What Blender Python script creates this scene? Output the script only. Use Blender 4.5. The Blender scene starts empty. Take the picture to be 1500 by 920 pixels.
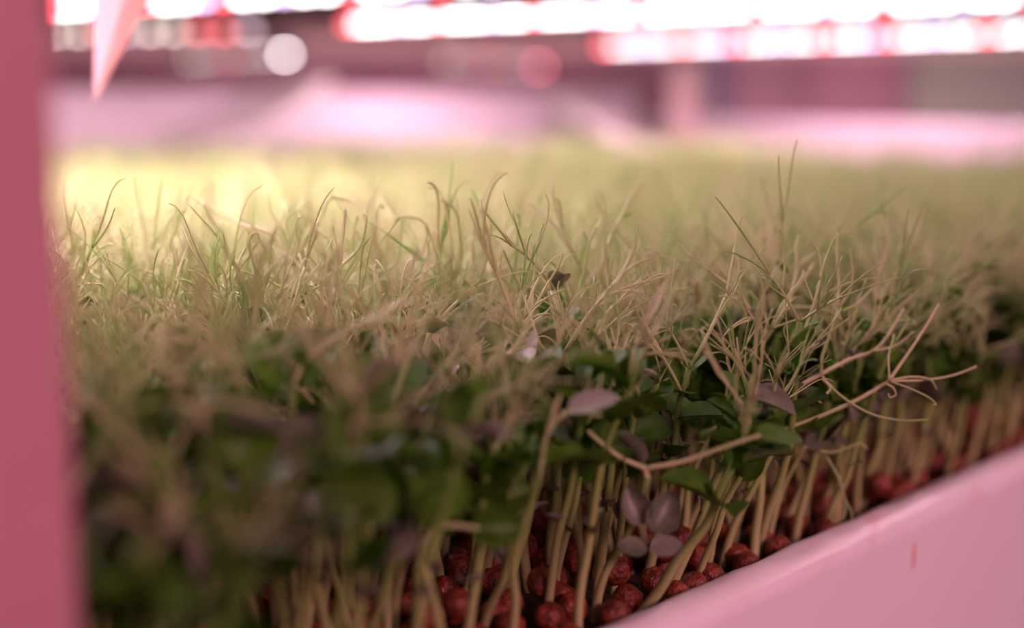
import bpy, math, random
from mathutils import Vector, Matrix, Quaternion, noise
S = bpy.context.scene
C = S.collection
PI = math.pi
rnd = random.Random(11)
U = rnd.uniform

# ------------------------------------------------------------------ camera
F = 2083.3                      # focal length in pixels of the 1500 px wide frame
CAMZ = 0.145
PITCH = math.atan(310 / F)
cam_d = bpy.data.cameras.new('camera')
cam_d.lens = 50; cam_d.sensor_width = 36; cam_d.clip_start = 0.01; cam_d.clip_end = 60
cam_d.dof.use_dof = True; cam_d.dof.focus_distance = 0.420; cam_d.dof.aperture_fstop = 50 / 15.0
cam = bpy.data.objects.new('camera', cam_d); C.objects.link(cam)
cam.location = (0, 0, CAMZ); cam.rotation_euler = (PI / 2 - PITCH, 0, 0)
S.camera = cam

# ------------------------------------------------------------------ world, exposure
w = bpy.data.worlds.new('world'); S.world = w; w.use_nodes = True
w.node_tree.nodes['Background'].inputs[0].default_value = (1.0, 0.42, 0.55, 1)
w.node_tree.nodes['Background'].inputs[1].default_value = 0.16
S.view_settings.view_transform = 'Standard'; S.view_settings.look = 'None'
S.view_settings.exposure = 0.0; S.view_settings.gamma = 1.0
S.view_settings.use_curve_mapping = False
S.cycles.use_denoising = True
S.cycles.max_bounces = 8
S.cycles.sample_clamp_indirect = 4.0

def area(name, loc, aim, sx, sy, watts, col):
    l = bpy.data.lights.new(name, 'AREA'); l.shape = 'RECTANGLE'; l.size = sx; l.size_y = sy
    l.energy = watts; l.color = col
    o = bpy.data.objects.new(name, l); C.objects.link(o); o.location = loc
    d = Vector(aim) - Vector(loc)
    o.rotation_euler = d.to_track_quat('-Z', 'Y').to_euler()
    return o

# the lamps of the rack across the aisle, behind and to the right of the camera
area('aisle_lamp', (0.85, -0.60, 0.62), (0.1, 0.45, 0.03), 1.0, 0.25, 14.5, (1.0, 0.43, 0.54))
# added fill light hidden behind the sheets, brightening shelf underside, back wall and lockers
area('rear_fill', (0.2, 2.75, -0.35), (0.1, 3.4, 0.6), 2.2, 0.3, 20.0, (1.0, 0.60, 0.64))

# ------------------------------------------------------------------ pixel helpers
CP, SP = math.cos(PITCH), math.sin(PITCH)
def ray(px, py):
    cx, cy = (px - 750) / F, -(py - 460) / F
    return Vector((cx, CP + cy * SP, -SP + cy * CP))
def at_y(px, py, Y):
    d = ray(px, py); t = Y / d.y
    return Vector((d.x * t, Y, CAMZ + d.z * t))
def at_z(px, py, z):
    d = ray(px, py); t = (z - CAMZ) / d.z
    return Vector((d.x * t, d.y * t, z))
def to_px(p):
    r = Vector(p) - Vector((0, 0, CAMZ))
    dep = r.y * CP - r.z * SP
    return 750 + F * r.x / dep, 460 - F * (r.y * SP + r.z * CP) / dep, dep

# ------------------------------------------------------------------ materials
def mat(name, base=(0.8, 0.8, 0.8), rough=0.5, spec=0.5):
    m = bpy.data.materials.new(name); m.use_nodes = True
    b = m.node_tree.nodes['Principled BSDF']
    b.inputs['Base Color'].default_value = (*base, 1); b.inputs['Roughness'].default_value = rough
    b.inputs['Specular IOR Level'].default_value = spec
    return m, m.node_tree, b
def node(nt, typ, **kw):
    n = nt.nodes.new(typ)
    for k, v in kw.items():
        if hasattr(n, k): setattr(n, k, v)
        else: n.inputs[k].default_value = v
    return n
def ramp(nt, stops):
    r = nt.nodes.new('ShaderNodeValToRGB'); e = r.color_ramp.elements
    while len(e) < len(stops): e.new(0.5)
    for i, (p, c) in enumerate(stops):
        e[i].position = p; e[i].color = (*c, 1)
    return r
def noisy(nt, scale, detail=4, coord='Object', stretch=None):
    tc = nt.nodes.new('ShaderNodeTexCoord'); n = node(nt, 'ShaderNodeTexNoise', Scale=scale, Detail=detail)
    if stretch:
        mp = nt.nodes.new('ShaderNodeMapping'); mp.inputs['Scale'].default_value = stretch
        nt.links.new(tc.outputs[coord], mp.inputs[0]); nt.links.new(mp.outputs[0], n.inputs['Vector'])
    else:
        nt.links.new(tc.outputs[coord], n.inputs['Vector'])
    return n
def bump(nt, src, b, dist, strength=0.5):
    bp = node(nt, 'ShaderNodeBump', Strength=strength, Distance=dist)
    nt.links.new(src, bp.inputs['Height']); nt.links.new(bp.outputs[0], b.inputs['Normal'])

def plain(name, base, rough, var=0.12, scale=30):
    m, nt, b = mat(name, base, rough)
    n = noisy(nt, scale)
    lo = tuple(c * (1 - var) for c in base); hi = tuple(min(1, c * (1 + var)) for c in base)
    r = ramp(nt, [(0.3, lo), (0.7, hi)])
    nt.links.new(n.outputs['Fac'], r.inputs[0]); nt.links.new(r.outputs[0], b.inputs['Base Color'])
    return m

def translucent(nt, b, colsock, amount):
    t = nt.nodes.new('ShaderNodeBsdfTranslucent'); mx = nt.nodes.new('ShaderNodeMixShader')
    mx.inputs[0].default_value = amount
    nt.links.new(colsock, t.inputs[0])
    out = nt.nodes['Material Output']
    nt.links.new(b.outputs[0], mx.inputs[1]); nt.links.new(t.outputs[0], mx.inputs[2])
    nt.links.new(mx.outputs[0], out.inputs[0])

def stem_material():
    m, nt, b = mat('pea_stem', rough=0.45, spec=0.35)
    tc = nt.nodes.new('ShaderNodeTexCoord'); sx = nt.nodes.new('ShaderNodeSeparateXYZ')
    nt.links.new(tc.outputs['Object'], sx.inputs[0])
    mr = node(nt, 'ShaderNodeMapRange'); mr.inputs[1].default_value = 0; mr.inputs[2].default_value = 0.09
    nt.links.new(sx.outputs[2], mr.inputs[0])
    r = ramp(nt, [(0.0, (0.56, 0.53, 0.26)), (0.32, (0.35, 0.44, 0.13)), (0.58, (0.18, 0.32, 0.06)), (1.0, (0.32, 0.44, 0.15))])
    nt.links.new(mr.outputs[0], r.inputs[0])
    nt.links.new(r.outputs[0], b.inputs['Base Color'])
    translucent(nt, b, r.outputs[0], 0.15)
    return m
def tendril_material():
    m, nt, b = mat('pea_tendril', rough=0.42, spec=0.4)
    n = noisy(nt, 45, 2)
    oi = nt.nodes.new('ShaderNodeObjectInfo')
    ad = node(nt, 'ShaderNodeMath', operation='MULTIPLY_ADD')
    ad.inputs[1].default_value = 0.35
    nt.links.new(oi.outputs['Random'], ad.inputs[0]); nt.links.new(n.outputs['Fac'], ad.inputs[2])
    r = ramp(nt, [(0.36, (0.20, 0.46, 0.07)), (0.60, (0.49, 0.60, 0.25)), (0.95, (0.66, 0.61, 0.36))])
    nt.links.new(ad.outputs[0], r.inputs[0]); nt.links.new(r.outputs[0], b.inputs['Base Color'])
    translucent(nt, b, r.outputs[0], 0.22)
    return m
def leaf_material(name, a, c, tr, wax):
    m, nt, b = mat(name, rough=0.42, spec=wax)
    n = noisy(nt, 180, 3)
    oi = nt.nodes.new('ShaderNodeObjectInfo')
    ad = node(nt, 'ShaderNodeMath', operation='MULTIPLY_ADD'); ad.inputs[1].default_value = 0.5
    nt.links.new(oi.outputs['Random'], ad.inputs[0]); nt.links.new(n.outputs['Fac'], ad.inputs[2])
    r = ramp(nt, [(0.45, a), (1.0, c)])
    nt.links.new(ad.outputs[0], r.inputs[0]); nt.links.new(r.outputs[0], b.inputs['Base Color'])
    bump(nt, n.outputs['Fac'], b, 0.0003, 0.4)
    translucent(nt, b, r.outputs[0], tr)
    return m
M_STEM = stem_material()
M_TEN = tendril_material()
M_LEAF = leaf_material('pea_leaf_green', (0.040, 0.135, 0.010), (0.125, 0.285, 0.025), 0.42, 0.35)
M_DUSK = leaf_material('pea_leaf_dusky', (0.13, 0.16, 0.09), (0.26, 0.25, 0.19), 0.2, 0.6)

def pea_material():
    m, nt, b = mat('pea_skin', rough=0.36, spec=0.5)
    n = noisy(nt, 260, 5, stretch=(1, 1, 2.2))
    r = ramp(nt, [(0.30, (0.07, 0.012, 0.007)), (0.55, (0.23, 0.045, 0.02)), (0.75, (0.40, 0.11, 0.05))])
    nt.links.new(n.outputs['Fac'], r.inputs[0]); nt.links.new(r.outputs[0], b.inputs['Base Color'])
    n2 = noisy(nt, 700, 3)
    bump(nt, n2.outputs['Fac'], b, 0.0012, 0.9)
    return m
M_PEA = pea_material()
M_ROOT = plain('pea_root', (0.75, 0.66, 0.52), 0.5)

def film_material():
    m, nt, b = mat('white_tray_plastic', rough=0.25, spec=0.6)
    n = noisy(nt, 9, 3)
    r = ramp(nt, [(0.3, (0.88, 0.84, 0.85)), (0.7, (0.91, 0.88, 0.89))])
    nt.links.new(n.outputs['Fac'], r.inputs[0]); nt.links.new(r.outputs[0], b.inputs['Base Color'])
    return m
M_TRAY = film_material()
def rim_material():
    m, nt, b = mat('white_rim_film', (0.84, 0.81, 0.82), rough=0.22, spec=0.6)
    n = noisy(nt, 1.0, 4, stretch=(38, 55, 55))
    r = ramp(nt, [(0.27, (0.82, 0.64, 0.62)), (0.40, (0.89, 0.85, 0.86)), (0.7, (0.92, 0.90, 0.91))])
    nt.links.new(n.outputs['Fac'], r.inputs[0]); nt.links.new(r.outputs[0], b.inputs['Base Color'])
    bump(nt, n.outputs['Fac'], b, 0.002, 0.3)
    return m
M_RIM = rim_material()
M_POST = plain('rose_painted_steel', (0.50, 0.25, 0.28), 0.45, 0.05, 12)
M_PANEL = plain('white_reflector_sheet', (0.86, 0.66, 0.78), 0.45, 0.04, 6)
M_SHELF = plain('shelf_underside', (0.42, 0.30, 0.29), 0.5, 0.12, 7)
M_ALU = plain('bar_housing', (0.30, 0.20, 0.20), 0.4, 0.1, 40)
M_STRAP = plain('pale_plastic_strap', (0.90, 0.76, 0.76), 0.45, 0.06, 20)
M_TAG = plain('pink_plastic_tag', (0.90, 0.66, 0.70), 0.38, 0.06, 60)
M_FLOOR = plain('concrete_floor', (0.30, 0.26, 0.26), 0.7, 0.2, 5)
M_WALL = plain('mauve_room_wall', (0.42, 0.25, 0.31), 0.7, 0.1, 3)
M_SOIL = plain('wet_grow_mat', (0.05, 0.025, 0.018), 0.75, 0.4, 90)
M_RUST = plain('orange_smear', (0.72, 0.33, 0.26), 0.5, 0.1, 200)
def emit(name, col, s):
    m = bpy.data.materials.new(name); m.use_nodes = True
    nt = m.node_tree; nt.nodes.clear()
    e = node(nt, 'ShaderNodeEmission'); e.inputs[0].default_value = (*col, 1); e.inputs[1].default_value = s
    o = nt.nodes.new('ShaderNodeOutputMaterial'); nt.links.new(e.outputs[0], o.inputs[0])
    return m

# ------------------------------------------------------------------ mesh helpers
class MB:
    def __init__(s): s.v, s.f, s.mi = [], [], []
    def add(s, verts, faces, mi=0):
        o = len(s.v); s.v += [tuple(p) for p in verts]
        s.f += [tuple(i + o for i in f) for f in faces]; s.mi += [mi] * len(faces)
    def mesh(s, name, mats, smooth=True):
        me = bpy.data.meshes.new(name); me.from_pydata(s.v, [], s.f)
        for m in (mats if isinstance(mats, (list, tuple)) else [mats]): me.materials.append(m)
        me.polygons.foreach_set('material_index', s.mi)
        me.polygons.foreach_set('use_smooth', [smooth] * len(s.f)); me.update()
        return me
def tube(mb, pts, radii, sides=6, mi=0):
    n = len(pts); verts, faces = [], []
    t0 = (pts[1] - pts[0]).normalized()
    a = t0.orthogonal().normalized()
    for i, p in enumerate(pts):
        t = (pts[min(i + 1, n - 1)] - pts[max(i - 1, 0)])
        t = t.normalized() if t.length > 1e-9 else t0
        a = (a - t * a.dot(t)); a = a.normalized() if a.length > 1e-6 else t.orthogonal().normalized()
        b = t.cross(a); r = radii[i]
        for k in range(sides):
            th = 2 * PI * k / sides
            verts.append(p + a * (math.cos(th) * r) + b * (math.sin(th) * r))
    for i in range(n - 1):
        for k in range(sides):
            k2 = (k + 1) % sides
            faces.append((i * sides + k, i * sides + k2, (i + 1) * sides + k2, (i + 1) * sides + k))
    verts += [pts[0], pts[-1] + (pts[-1] - pts[-2]).normalized() * radii[-1]]
    A, B = len(verts) - 2, len(verts) - 1
    for k in range(sides):
        k2 = (k + 1) % sides
        faces.append((A, k2, k)); faces.append((B, (n - 1) * sides + k, (n - 1) * sides + k2))
    mb.add(verts, faces, mi)
def smooth_path(pts, per=5):
    P = [pts[0] * 2 - pts[1]] + list(pts) + [pts[-1] * 2 - pts[-2]]
    out = []
    for i in range(1, len(P) - 2):
        p0, p1, p2, p3 = P[i - 1:i + 3]
        for k in range(per):
            t = k / per
            out.append(0.5 * ((2 * p1) + (p2 - p0) * t + (2 * p0 - 5 * p1 + 4 * p2 - p3) * t * t + (3 * p1 - p0 - 3 * p2 + p3) * t ** 3))
    out.append(pts[-1].copy())
    return out
def lerp_r(n, r0, r1, pw=1.0): return [r0 + (r1 - r0) * (i / (n - 1)) ** pw for i in range(n)]
def box(mb, lo, hi, M=None, mi=0):
    (x0, y0, z0), (x1, y1, z1) = lo, hi
    v = [Vector(p) for p in ((x0,y0,z0),(x1,y0,z0),(x1,y1,z0),(x0,y1,z0),(x0,y0,z1),(x1,y0,z1),(x1,y1,z1),(x0,y1,z1))]
    if M: v = [M @ p for p in v]
    mb.add(v, [(0,3,2,1),(4,5,6,7),(0,1,5,4),(1,2,6,5),(2,3,7,6),(3,0,4,7)], mi)
def link(name, me, parent=None, M=None):
    o = bpy.data.objects.new(name, me); C.objects.link(o)
    if parent: o.parent = parent
    if M is not None: o.matrix_local = M
    return o
def empty(name, loc, rz=0.0):
    o = bpy.data.objects.new(name, None); C.objects.link(o); o.empty_display_size = 0.01
    o.location = loc; o.rotation_euler = (0, 0, rz)
    return o
def tag(o, label=None, cat=None, group=None, kind=None):
    for k, v in (('label', label), ('category', cat), ('group', group), ('kind', kind)):
        if v: o[k] = v
    return o
def bev(o, width, seg=2):
    m = o.modifiers.new('bevel', 'BEVEL'); m.width = width; m.segments = seg
    return o

# ------------------------------------------------------------------ tray frame of reference
ZR = 0.009
P0 = at_z(890, 920, ZR); P1 = at_z(1500, 655, ZR)
UD = (P1 - P0); UD.z = 0; UD.normalize()
VD = Vector((-UD.y, UD.x, 0))
ANG = math.atan2(UD.y, UD.x)
O2 = Vector((P0.x, P0.y, 0)) + VD * 0.005
def tw(u, v, z=0.0): return O2 + UD * u + VD * v + Vector((0, 0, z))
def uv_of(p):
    d = Vector((p[0], p[1], 0)) - O2
    return d.dot(UD), d.dot(VD)
MT = Matrix.Translation(O2) @ Matrix.Rotation(ANG, 4, 'Z')      # tray space -> world
LA, LB = Vector((-0.72, 1.125, 0)), Vector((0.15, 1.745, 0))    # line of the left reflector sheet
RA, RB = Vector((0.165, 1.72, 0)), Vector((0.62, 0.80, 0))      # line of the right end sheet
def side(p, a, b): return (b.x - a.x) * (p[1] - a.y) - (b.y - a.y) * (p[0] - a.x)
def in_bed(p, m=0.0):
    return uv_of(p)[1] > 0.007 + m and side(p, LA, LB) < -0.012 and side(p, RA, RB) < -0.012

# ------------------------------------------------------------------ setting
mb = MB(); box(mb, (-3, -2, -0.92), (4, 5, -0.90)); fl = link('floor', mb.mesh('floor', M_FLOOR, False)); tag(fl, kind='structure')
mb = MB(); box(mb, (-3, 4.2, -0.90), (4, 4.28, 1.6)); wb = link('wall_back', mb.mesh('wall_back', M_WALL, False)); tag(wb, kind='structure')

# ------------------------------------------------------------------ grow rack: uprights, deck, upper shelf, braces
rack = empty('grow_rack', (O2.x, O2.y, -0.90), ANG)
tag(rack, 'steel grow rack whose rose upright fills the left edge of the view', 'rack')
RI = (Matrix.Translation(Vector((O2.x, O2.y, -0.9))) @ Matrix.Rotation(ANG, 4, 'Z')).inverted()
def rack_part(name, mb, m, smooth=False): return link(name, mb.mesh(name, m, smooth), rack)
pc = at_y(83, 460, 0.262)
for _ in range(12): pc = at_y(83, 460, pc.y + (-0.0155 - uv_of(pc)[1]) * 0.7)
u_post = uv_of(pc)[0]
v_post = -0.0155
def angle_iron(u0, v0, du, dv, z0=0.0, z1=1.15, t=0.003, wd=0.045):
    mb = MB()
    a, b = sorted((u0, u0 + du * wd)); box(mb, (a, v0 - t, z0), (b, v0, z1))
    a2, b2 = sorted((u0 + du * wd, u0 + du * (wd - t))); c, d = sorted((v0, v0 + dv * 0.010)); box(mb, (a2, c, z0), (b2, d, z1))
    return mb
post = rack_part('upright', angle_iron(u_post, v_post, -1, -1), M_POST); bev(post, 0.0008)
post['label'] = 'dusty rose steel upright at the left edge'
c_post = at_y(1010, 90, 1.64); uc, vc = uv_of(c_post)
mb = MB(); box(mb, (uc - 0.017, vc - 0.017, 0.785), (uc + 0.017, vc + 0.017, 0.9 + c_post.z))
post2 = rack_part('corner_stub', mb, plain('pale_rose_upright', (0.92, 0.60, 0.62), 0.45, 0.05, 12)); bev(post2, 0.003)
post2['label'] = 'pale rose corner stub at the far end of the bed'
mb = MB(); box(mb, (1.2, -0.045, 0), (1.232, -0.013, 1.15)); bev(rack_part('upright', mb, M_POST), 0.003)
mb = MB(); box(mb, (u_post - 0.05, vc, 0), (u_post - 0.018, vc + 0.032, 1.15)); bev(rack_part('upright', mb, M_POST), 0.003)
mb = MB(); box(mb, (u_post - 0.05, -0.012, 0.760), (1.232, vc + 0.03, 0.785)); rack_part('deck_panel', mb, M_SHELF)
def prism(poly, z0, z1, M):
    n = len(poly); mb = MB()
    v = [M @ Vector((p.x, p.y, z0)) for p in poly] + [M @ Vector((p.x, p.y, z1)) for p in poly]
    mb.add(v, [tuple(range(n))[::-1], tuple(range(n, 2 * n))] + [(i, (i + 1) % n, (i + 1) % n + n, i + n) for i in range(n)])
    return mb
rack_part('shelf_panel', prism([tw(u_post - 0.1, 0.015), tw(1.75, 0.015), Vector((1.6, 2.9, 0)), Vector((-1.6, 2.9, 0)), Vector((-1.6, 1.2, 0))], 0.25, 0.268, RI), M_SHELF)
# pale braces seen out of focus near the back corner
def strap(p, q, wd, th):
    d = (q - p); L = d.length; M = Matrix.Translation(p) @ d.to_track_quat('Z', 'Y').to_matrix().to_4x4()
    mb = MB(); box(mb, (-wd / 2, -th / 2, 0), (wd / 2, th / 2, L), RI @ M)
    o = rack_part('brace_strap', mb, M_STRAP); bev(o, 0.002)
    return o
s1 = strap(at_y(462, 116, 1.44), at_y(330, 212, 1.30), 0.042, 0.006); s1['label'] = 'pale strap slanting down to the left before the white sheet'
s2 = strap(at_y(826, 148, 1.62), at_y(958, 226, 1.50), 0.042, 0.006); s2['label'] = 'pale strap slanting down to the right beside the corner stub'

# ------------------------------------------------------------------ the tray
tray = empty('grow_tray', (O2.x, O2.y, 0), ANG)
tag(tray, 'long white plastic grow tray with a rolled rim, full of pea shoots', 'tray')
TI = MT.inverted()
def profile_sweep(prof, u0, u1, n):
    mb = MB(); k = len(prof); verts, faces = [], []
    for i in range(n + 1):
        u = u0 + (u1 - u0) * i / n
        for j, (v, z) in enumerate(prof):
            wv = 0.0007 * noise.noise(Vector((u * 60, j * 0.35, 1.3))) * math.sin(PI * (j - 2) / 15) if 2 < j < 17 else 0
            verts.append((u, v + wv, z + wv))
    for i in range(n):
        for j in range(k):
            j2 = (j + 1) % k
            faces.append((i * k + j, i * k + j2, (i + 1) * k + j2, (i + 1) * k + j))
    faces.append(tuple(range(k))[::-1]); faces.append(tuple(range(n * k, n * k + k)))
    mb.add(verts, faces); return mb
R = 0.0075
VO = -1.8 * R          # outer face of the tray wall
rim_prof = [(0.0, -0.012), (0.002, -0.003)] + [(-R * 0.75 + R * 1.05 * math.cos(math.radians(a)), ZR - R + R * math.sin(math.radians(a))) for a in range(0, 181, 10)] + [(VO, ZR - R - 0.001), (VO, ZR - R - 0.002), (VO + 0.0003, ZR - R - 0.0022), (-0.006, ZR - R - 0.0022)]
link('rolled_rim', profile_sweep(rim_prof, u_post - 0.06, 1.19, 260).mesh('rolled_rim', M_RIM), tray)
wall_prof = [(VO - 0.00004, ZR - R - 0.0002), (VO - 0.00004, -0.115), (-0.006, -0.115), (-0.006, ZR - R - 0.002)]
mbw = MB(); k = len(wall_prof)
vv = [(u, v, z) for u in (u_post - 0.06, 1.19) for v, z in wall_prof]
mbw.add(vv, [(j, (j + 1) % k, (j + 1) % k + k, j + k) for j in range(k)] + [tuple(range(k))[::-1], tuple(range(k, 2 * k))])
link('front_wall', mbw.mesh('front_wall', M_TRAY, False), tray)
poly = [tw(u_post - 0.05, -0.004), tw(1.19, -0.004), RB, RA, LB, LA, tw(u_post - 0.05, 0.55)]
link('bed_base', prism(poly, -0.115, 0.0, TI).mesh('bed_base', M_SOIL, False), tray)
# orange smear on the outer face
sm = at_y(1338, 815, 0.45)
for _ in range(6):
    y = sm.y; u_, v_ = uv_of(sm); sm = at_y(1338, 815, y - (v_ - VO) / VD.y * 0.9)
us, _v = uv_of(sm)
mb = MB(); segs = 9
vs = []
for i in range(segs):
    t = i / (segs - 1); hw = 0.0007 * math.sin(PI * (0.08 + 0.84 * t)) + 0.0001
    vs += [(us - hw, VO - 0.0003, sm.z + 0.0047 - t * 0.0094), (us + hw, VO - 0.0003, sm.z + 0.0047 - t * 0.0094), (us + hw, VO + 0.0008, sm.z + 0.0047 - t * 0.0094), (us - hw, VO + 0.0008, sm.z + 0.0047 - t * 0.0094)]
fs = [(4*i+j, 4*i+(j+1)%4, 4*i+4+(j+1)%4, 4*i+4+j) for i in range(segs-1) for j in range(4)] + [(0,1,2,3), (4*segs-1,4*segs-2,4*segs-3,4*segs-4)]
mb.add(vs, fs); sme = link('smear_mark', mb.mesh('smear_mark', M_RUST), tray); sme['label'] = 'orange smear'

# white sheets standing behind the tray
def sheet(name, a, b, z0, z1, th, m, label, cat, roll=0.004):
    d = (b - a); L = d.length; rz = math.atan2(d.y, d.x)
    r = empty(name, (a.x, a.y, 0), rz); tag(r, label, cat)
    mb = MB(); box(mb, (0, 0, z0), (L, th, z1 - 0.004)); bev(link('sheet', mb.mesh('sheet', m, False), r), 0.0015)
    mb = MB(); tube(mb, [Vector((L * i / 12, th / 2, z1 - roll)) for i in range(13)], [roll] * 13, 12)
    link('top_edge', mb.mesh('top_edge', m), r)
    return r
sheet('reflector_sheet', LA, LB, -0.115, 0.157, 0.004, M_PANEL, 'tall white reflector sheet standing behind the far left side of the bed', 'panel', 0.003)
sheet('end_sheet', RA, RB, -0.115, 0.128, 0.006, M_PANEL, 'low white end sheet with a rounded top behind the right of the bed', 'panel', 0.009)

# ------------------------------------------------------------------ background room on the right
def slab(name, x0, x1, y_top, Y, depth, m, label, cat, z0=-0.9):
    a, b = at_y(x0, y_top, Y), at_y(x1, y_top, Y)
    r = empty(name, ((a.x + b.x) / 2, Y + depth / 2, z0)); tag(r, label, cat)
    hw = (b.x - a.x) / 2
    mb = MB(); box(mb, (-hw, -depth / 2, 0), (hw, depth / 2, a.z - z0)); bev(link('body', mb.mesh('body', m, False), r), 0.006)
    mb = MB(); box(mb, (-hw + 0.02, -depth / 2 - 0.012, 0.05), (hw - 0.02, -depth / 2, a.z - z0 - 0.04)); bev(link('front_panel', mb.mesh('front_panel', m, False), r), 0.004)
    return r
slab('locker', 1180, 1335, 20, 3.30, 0.4, plain('mauve_locker', (0.28, 0.15, 0.20), 0.5), 'mauve locker seen blurred between the dark gap and the grey cabinet', 'locker')
slab('locker', 1068, 1178, 20, 3.30, 0.3, plain('plum_locker', (0.24, 0.14, 0.18), 0.5), 'plum locker seen blurred right of the narrow blue-grey one', 'locker')
slab('locker', 1038, 1066, 20, 3.30, 0.3, plain('blue_grey_locker', (0.15, 0.13, 0.22), 0.5), 'narrow blue-grey locker seen blurred right of the corner stub', 'locker')
slab('cabinet', 1337, 1580, 20, 3.30, 0.5, plain('grey_cabinet', (0.26, 0.28, 0.25), 0.5), 'wide grey-brown cabinet seen blurred at the right behind the end sheet', 'cabinet')

# ------------------------------------------------------------------ LED bars under the upper shelf
ZL = 0.226
E_W = emit('diode_white', (1.0, 0.90, 0.95), 14.0)
E_R = emit('diode_red', (1.0, 0.10, 0.13), 10.0)
E_V = emit('diode_violet', (0.85, 0.62, 1.0), 8.0)
E_W2 = emit('diode_white_dim', (1.0, 0.90, 0.95), 14.0)
E_R2 = emit('diode_red_dim', (1.0, 0.12, 0.15), 18.0)
E_V2 = emit('diode_violet_dim', (0.82, 0.68, 1.0), 13.0)
E_W3 = emit('diode_white_faint', (0.95, 0.80, 0.72), 7.0)
E_R3 = emit('diode_red_faint', (1.0, 0.16, 0.18), 8.0)
E_V3 = emit('diode_violet_faint', (0.85, 0.6, 0.72), 6.0)
E_END = emit('diode_white_end', (1.0, 0.86, 0.90), 38.0)
E_ENDR = emit('diode_red_end', (1.0, 0.22, 0.28), 30.0)
def lens_mesh(m):
    mb = MB(); v, f = [], []
    n = 14; rx, ry = 0.0085, 0.006
    rings = [(1.0, 0.0), (0.95, -0.0022), (0.6, -0.0040)]
    for s, z in rings:
        for k in range(n):
            a = 2 * PI * k / n; v.append((rx * s * math.cos(a), ry * s * math.sin(a), z))
    v.append((0, 0, -0.0045))
    for r in range(2):
        for k in range(n):
            k2 = (k + 1) % n; f.append((r * n + k, (r + 1) * n + k, (r + 1) * n + k2, r * n + k2))
    for k in range(n): f.append((2 * n + k, 3 * n, 2 * n + (k + 1) % n))
    f.append(tuple(range(n)))
    mb.add(v, f); return mb.mesh('diode', m)
LENS = {m.name: lens_mesh(m) for m in (E_W, E_R, E_V, E_W2, E_R2, E_V2, E_W3, E_R3, E_V3, E_END, E_ENDR)}
SETS = {'bright': (E_W, E_R, E_V), 'mid': (E_W2, E_R2, E_V2), 'faint': (E_W3, E_R3, E_V3)}
def led_bar(p, q, tone, label, first='r', pitch=0.021, pattern='rwwvwwrwwv', z=ZL, watts=0.0, col=(1, .8, .8), frm=0.0, to=1.0, end=None):
    d = q - p; d.z = 0; L = d.length; rz = math.atan2(d.y, d.x)
    r = empty('led_bar', (p.x, p.y, z), rz); tag(r, label, 'lamp', 'lamp bars under the upper shelf')
    mb = MB(); hh = 0.25 - z
    pr = [(-0.013, 0.0), (-0.013, 0.010), (-0.008, hh), (0.008, hh), (0.013, 0.010), (0.013, 0.0)]
    k = len(pr); vv = [(x, y, zz) for x in (-0.012, L + 0.012) for y, zz in pr]
    mb.add(vv, [(j, j + k, (j + 1) % k + k, (j + 1) % k) for j in range(k)] + [tuple(range(k)), tuple(range(k, 2 * k))[::-1]])
    link('housing', mb.mesh('housing', M_ALU, False), r)
    W, Rr, V = SETS[tone]
    n = int(L / pitch) + 1
    for i in range(n):
        c = pattern[i % len(pattern)]
        me = LENS[({'w': W, 'r': Rr, 'v': V}[c] if i or not end else end).name]
        link('diode', me, r, Matrix.Translation((i * pitch, 0, 0)))
    if watts:
        m0 = p + d * (frm + to) / 2
        a = area('led_bar_light', (m0.x, m0.y, z - 0.006), (m0.x, m0.y, 0), L * (to - frm), 0.02, watts, col)
        a.rotation_euler = (0, 0, rz)
    return r
def along(px, py, L, ang, z=ZL):
    p = at_z(px, py, z); return p, p + Vector((math.cos(ang), math.sin(ang), 0)) * L
WARM = (1.0, 0.65, 0.78)
cA, cB = at_z(512, 33, ZL), at_z(1500, -6, ZL)
dC = (cB - cA); cAng = math.atan2(dC.y, dC.x)
led_bar(cA, cA + dC * 1.25, 'bright', 'brightest lamp bar, its near end lit at the top centre of the view', pitch=0.016, pattern='rwwwvwwrwwwvww', watts=2.9, col=WARM, frm=0.12, to=0.60)
dA, dB = at_z(888, 65, ZL), at_z(1500, 46, ZL)
led_bar(dA, dA + (dB - dA) * 1.3, 'mid', 'second lamp bar of red and white diodes just below the brightest one', watts=1.2, col=WARM)
aA = at_z(66, 10, ZL)
led_bar(aA, aA + Vector((math.cos(cAng), math.sin(cAng), 0)) * 1.2, 'bright', 'bright lamp bar crossing the top left corner behind the hanging tag', watts=0.8, col=WARM)
fA, fB = at_z(418, 78, ZL), at_z(270, 86, ZL)
led_bar(fA, fB, 'faint', end=E_END, label='lamp bar ending in a round white glow above the slanting strap', pattern='wwvwrvw', pitch=0.05)
eA, eB = at_z(790, 96, ZL), at_z(640, 88, ZL)
led_bar(eA, eB, 'faint', end=E_ENDR, label='faint distant lamp bar with a dull red end left of the second bar', pattern='rvvw', pitch=0.06)
bA, bB = at_z(80, 46, ZL), at_z(400, 42, ZL)
led_bar(bA, bB, 'faint', 'dim lamp bar of green-white and red glows under the top left bar', pattern='wwrvwwrrv', pitch=0.03)
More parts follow.
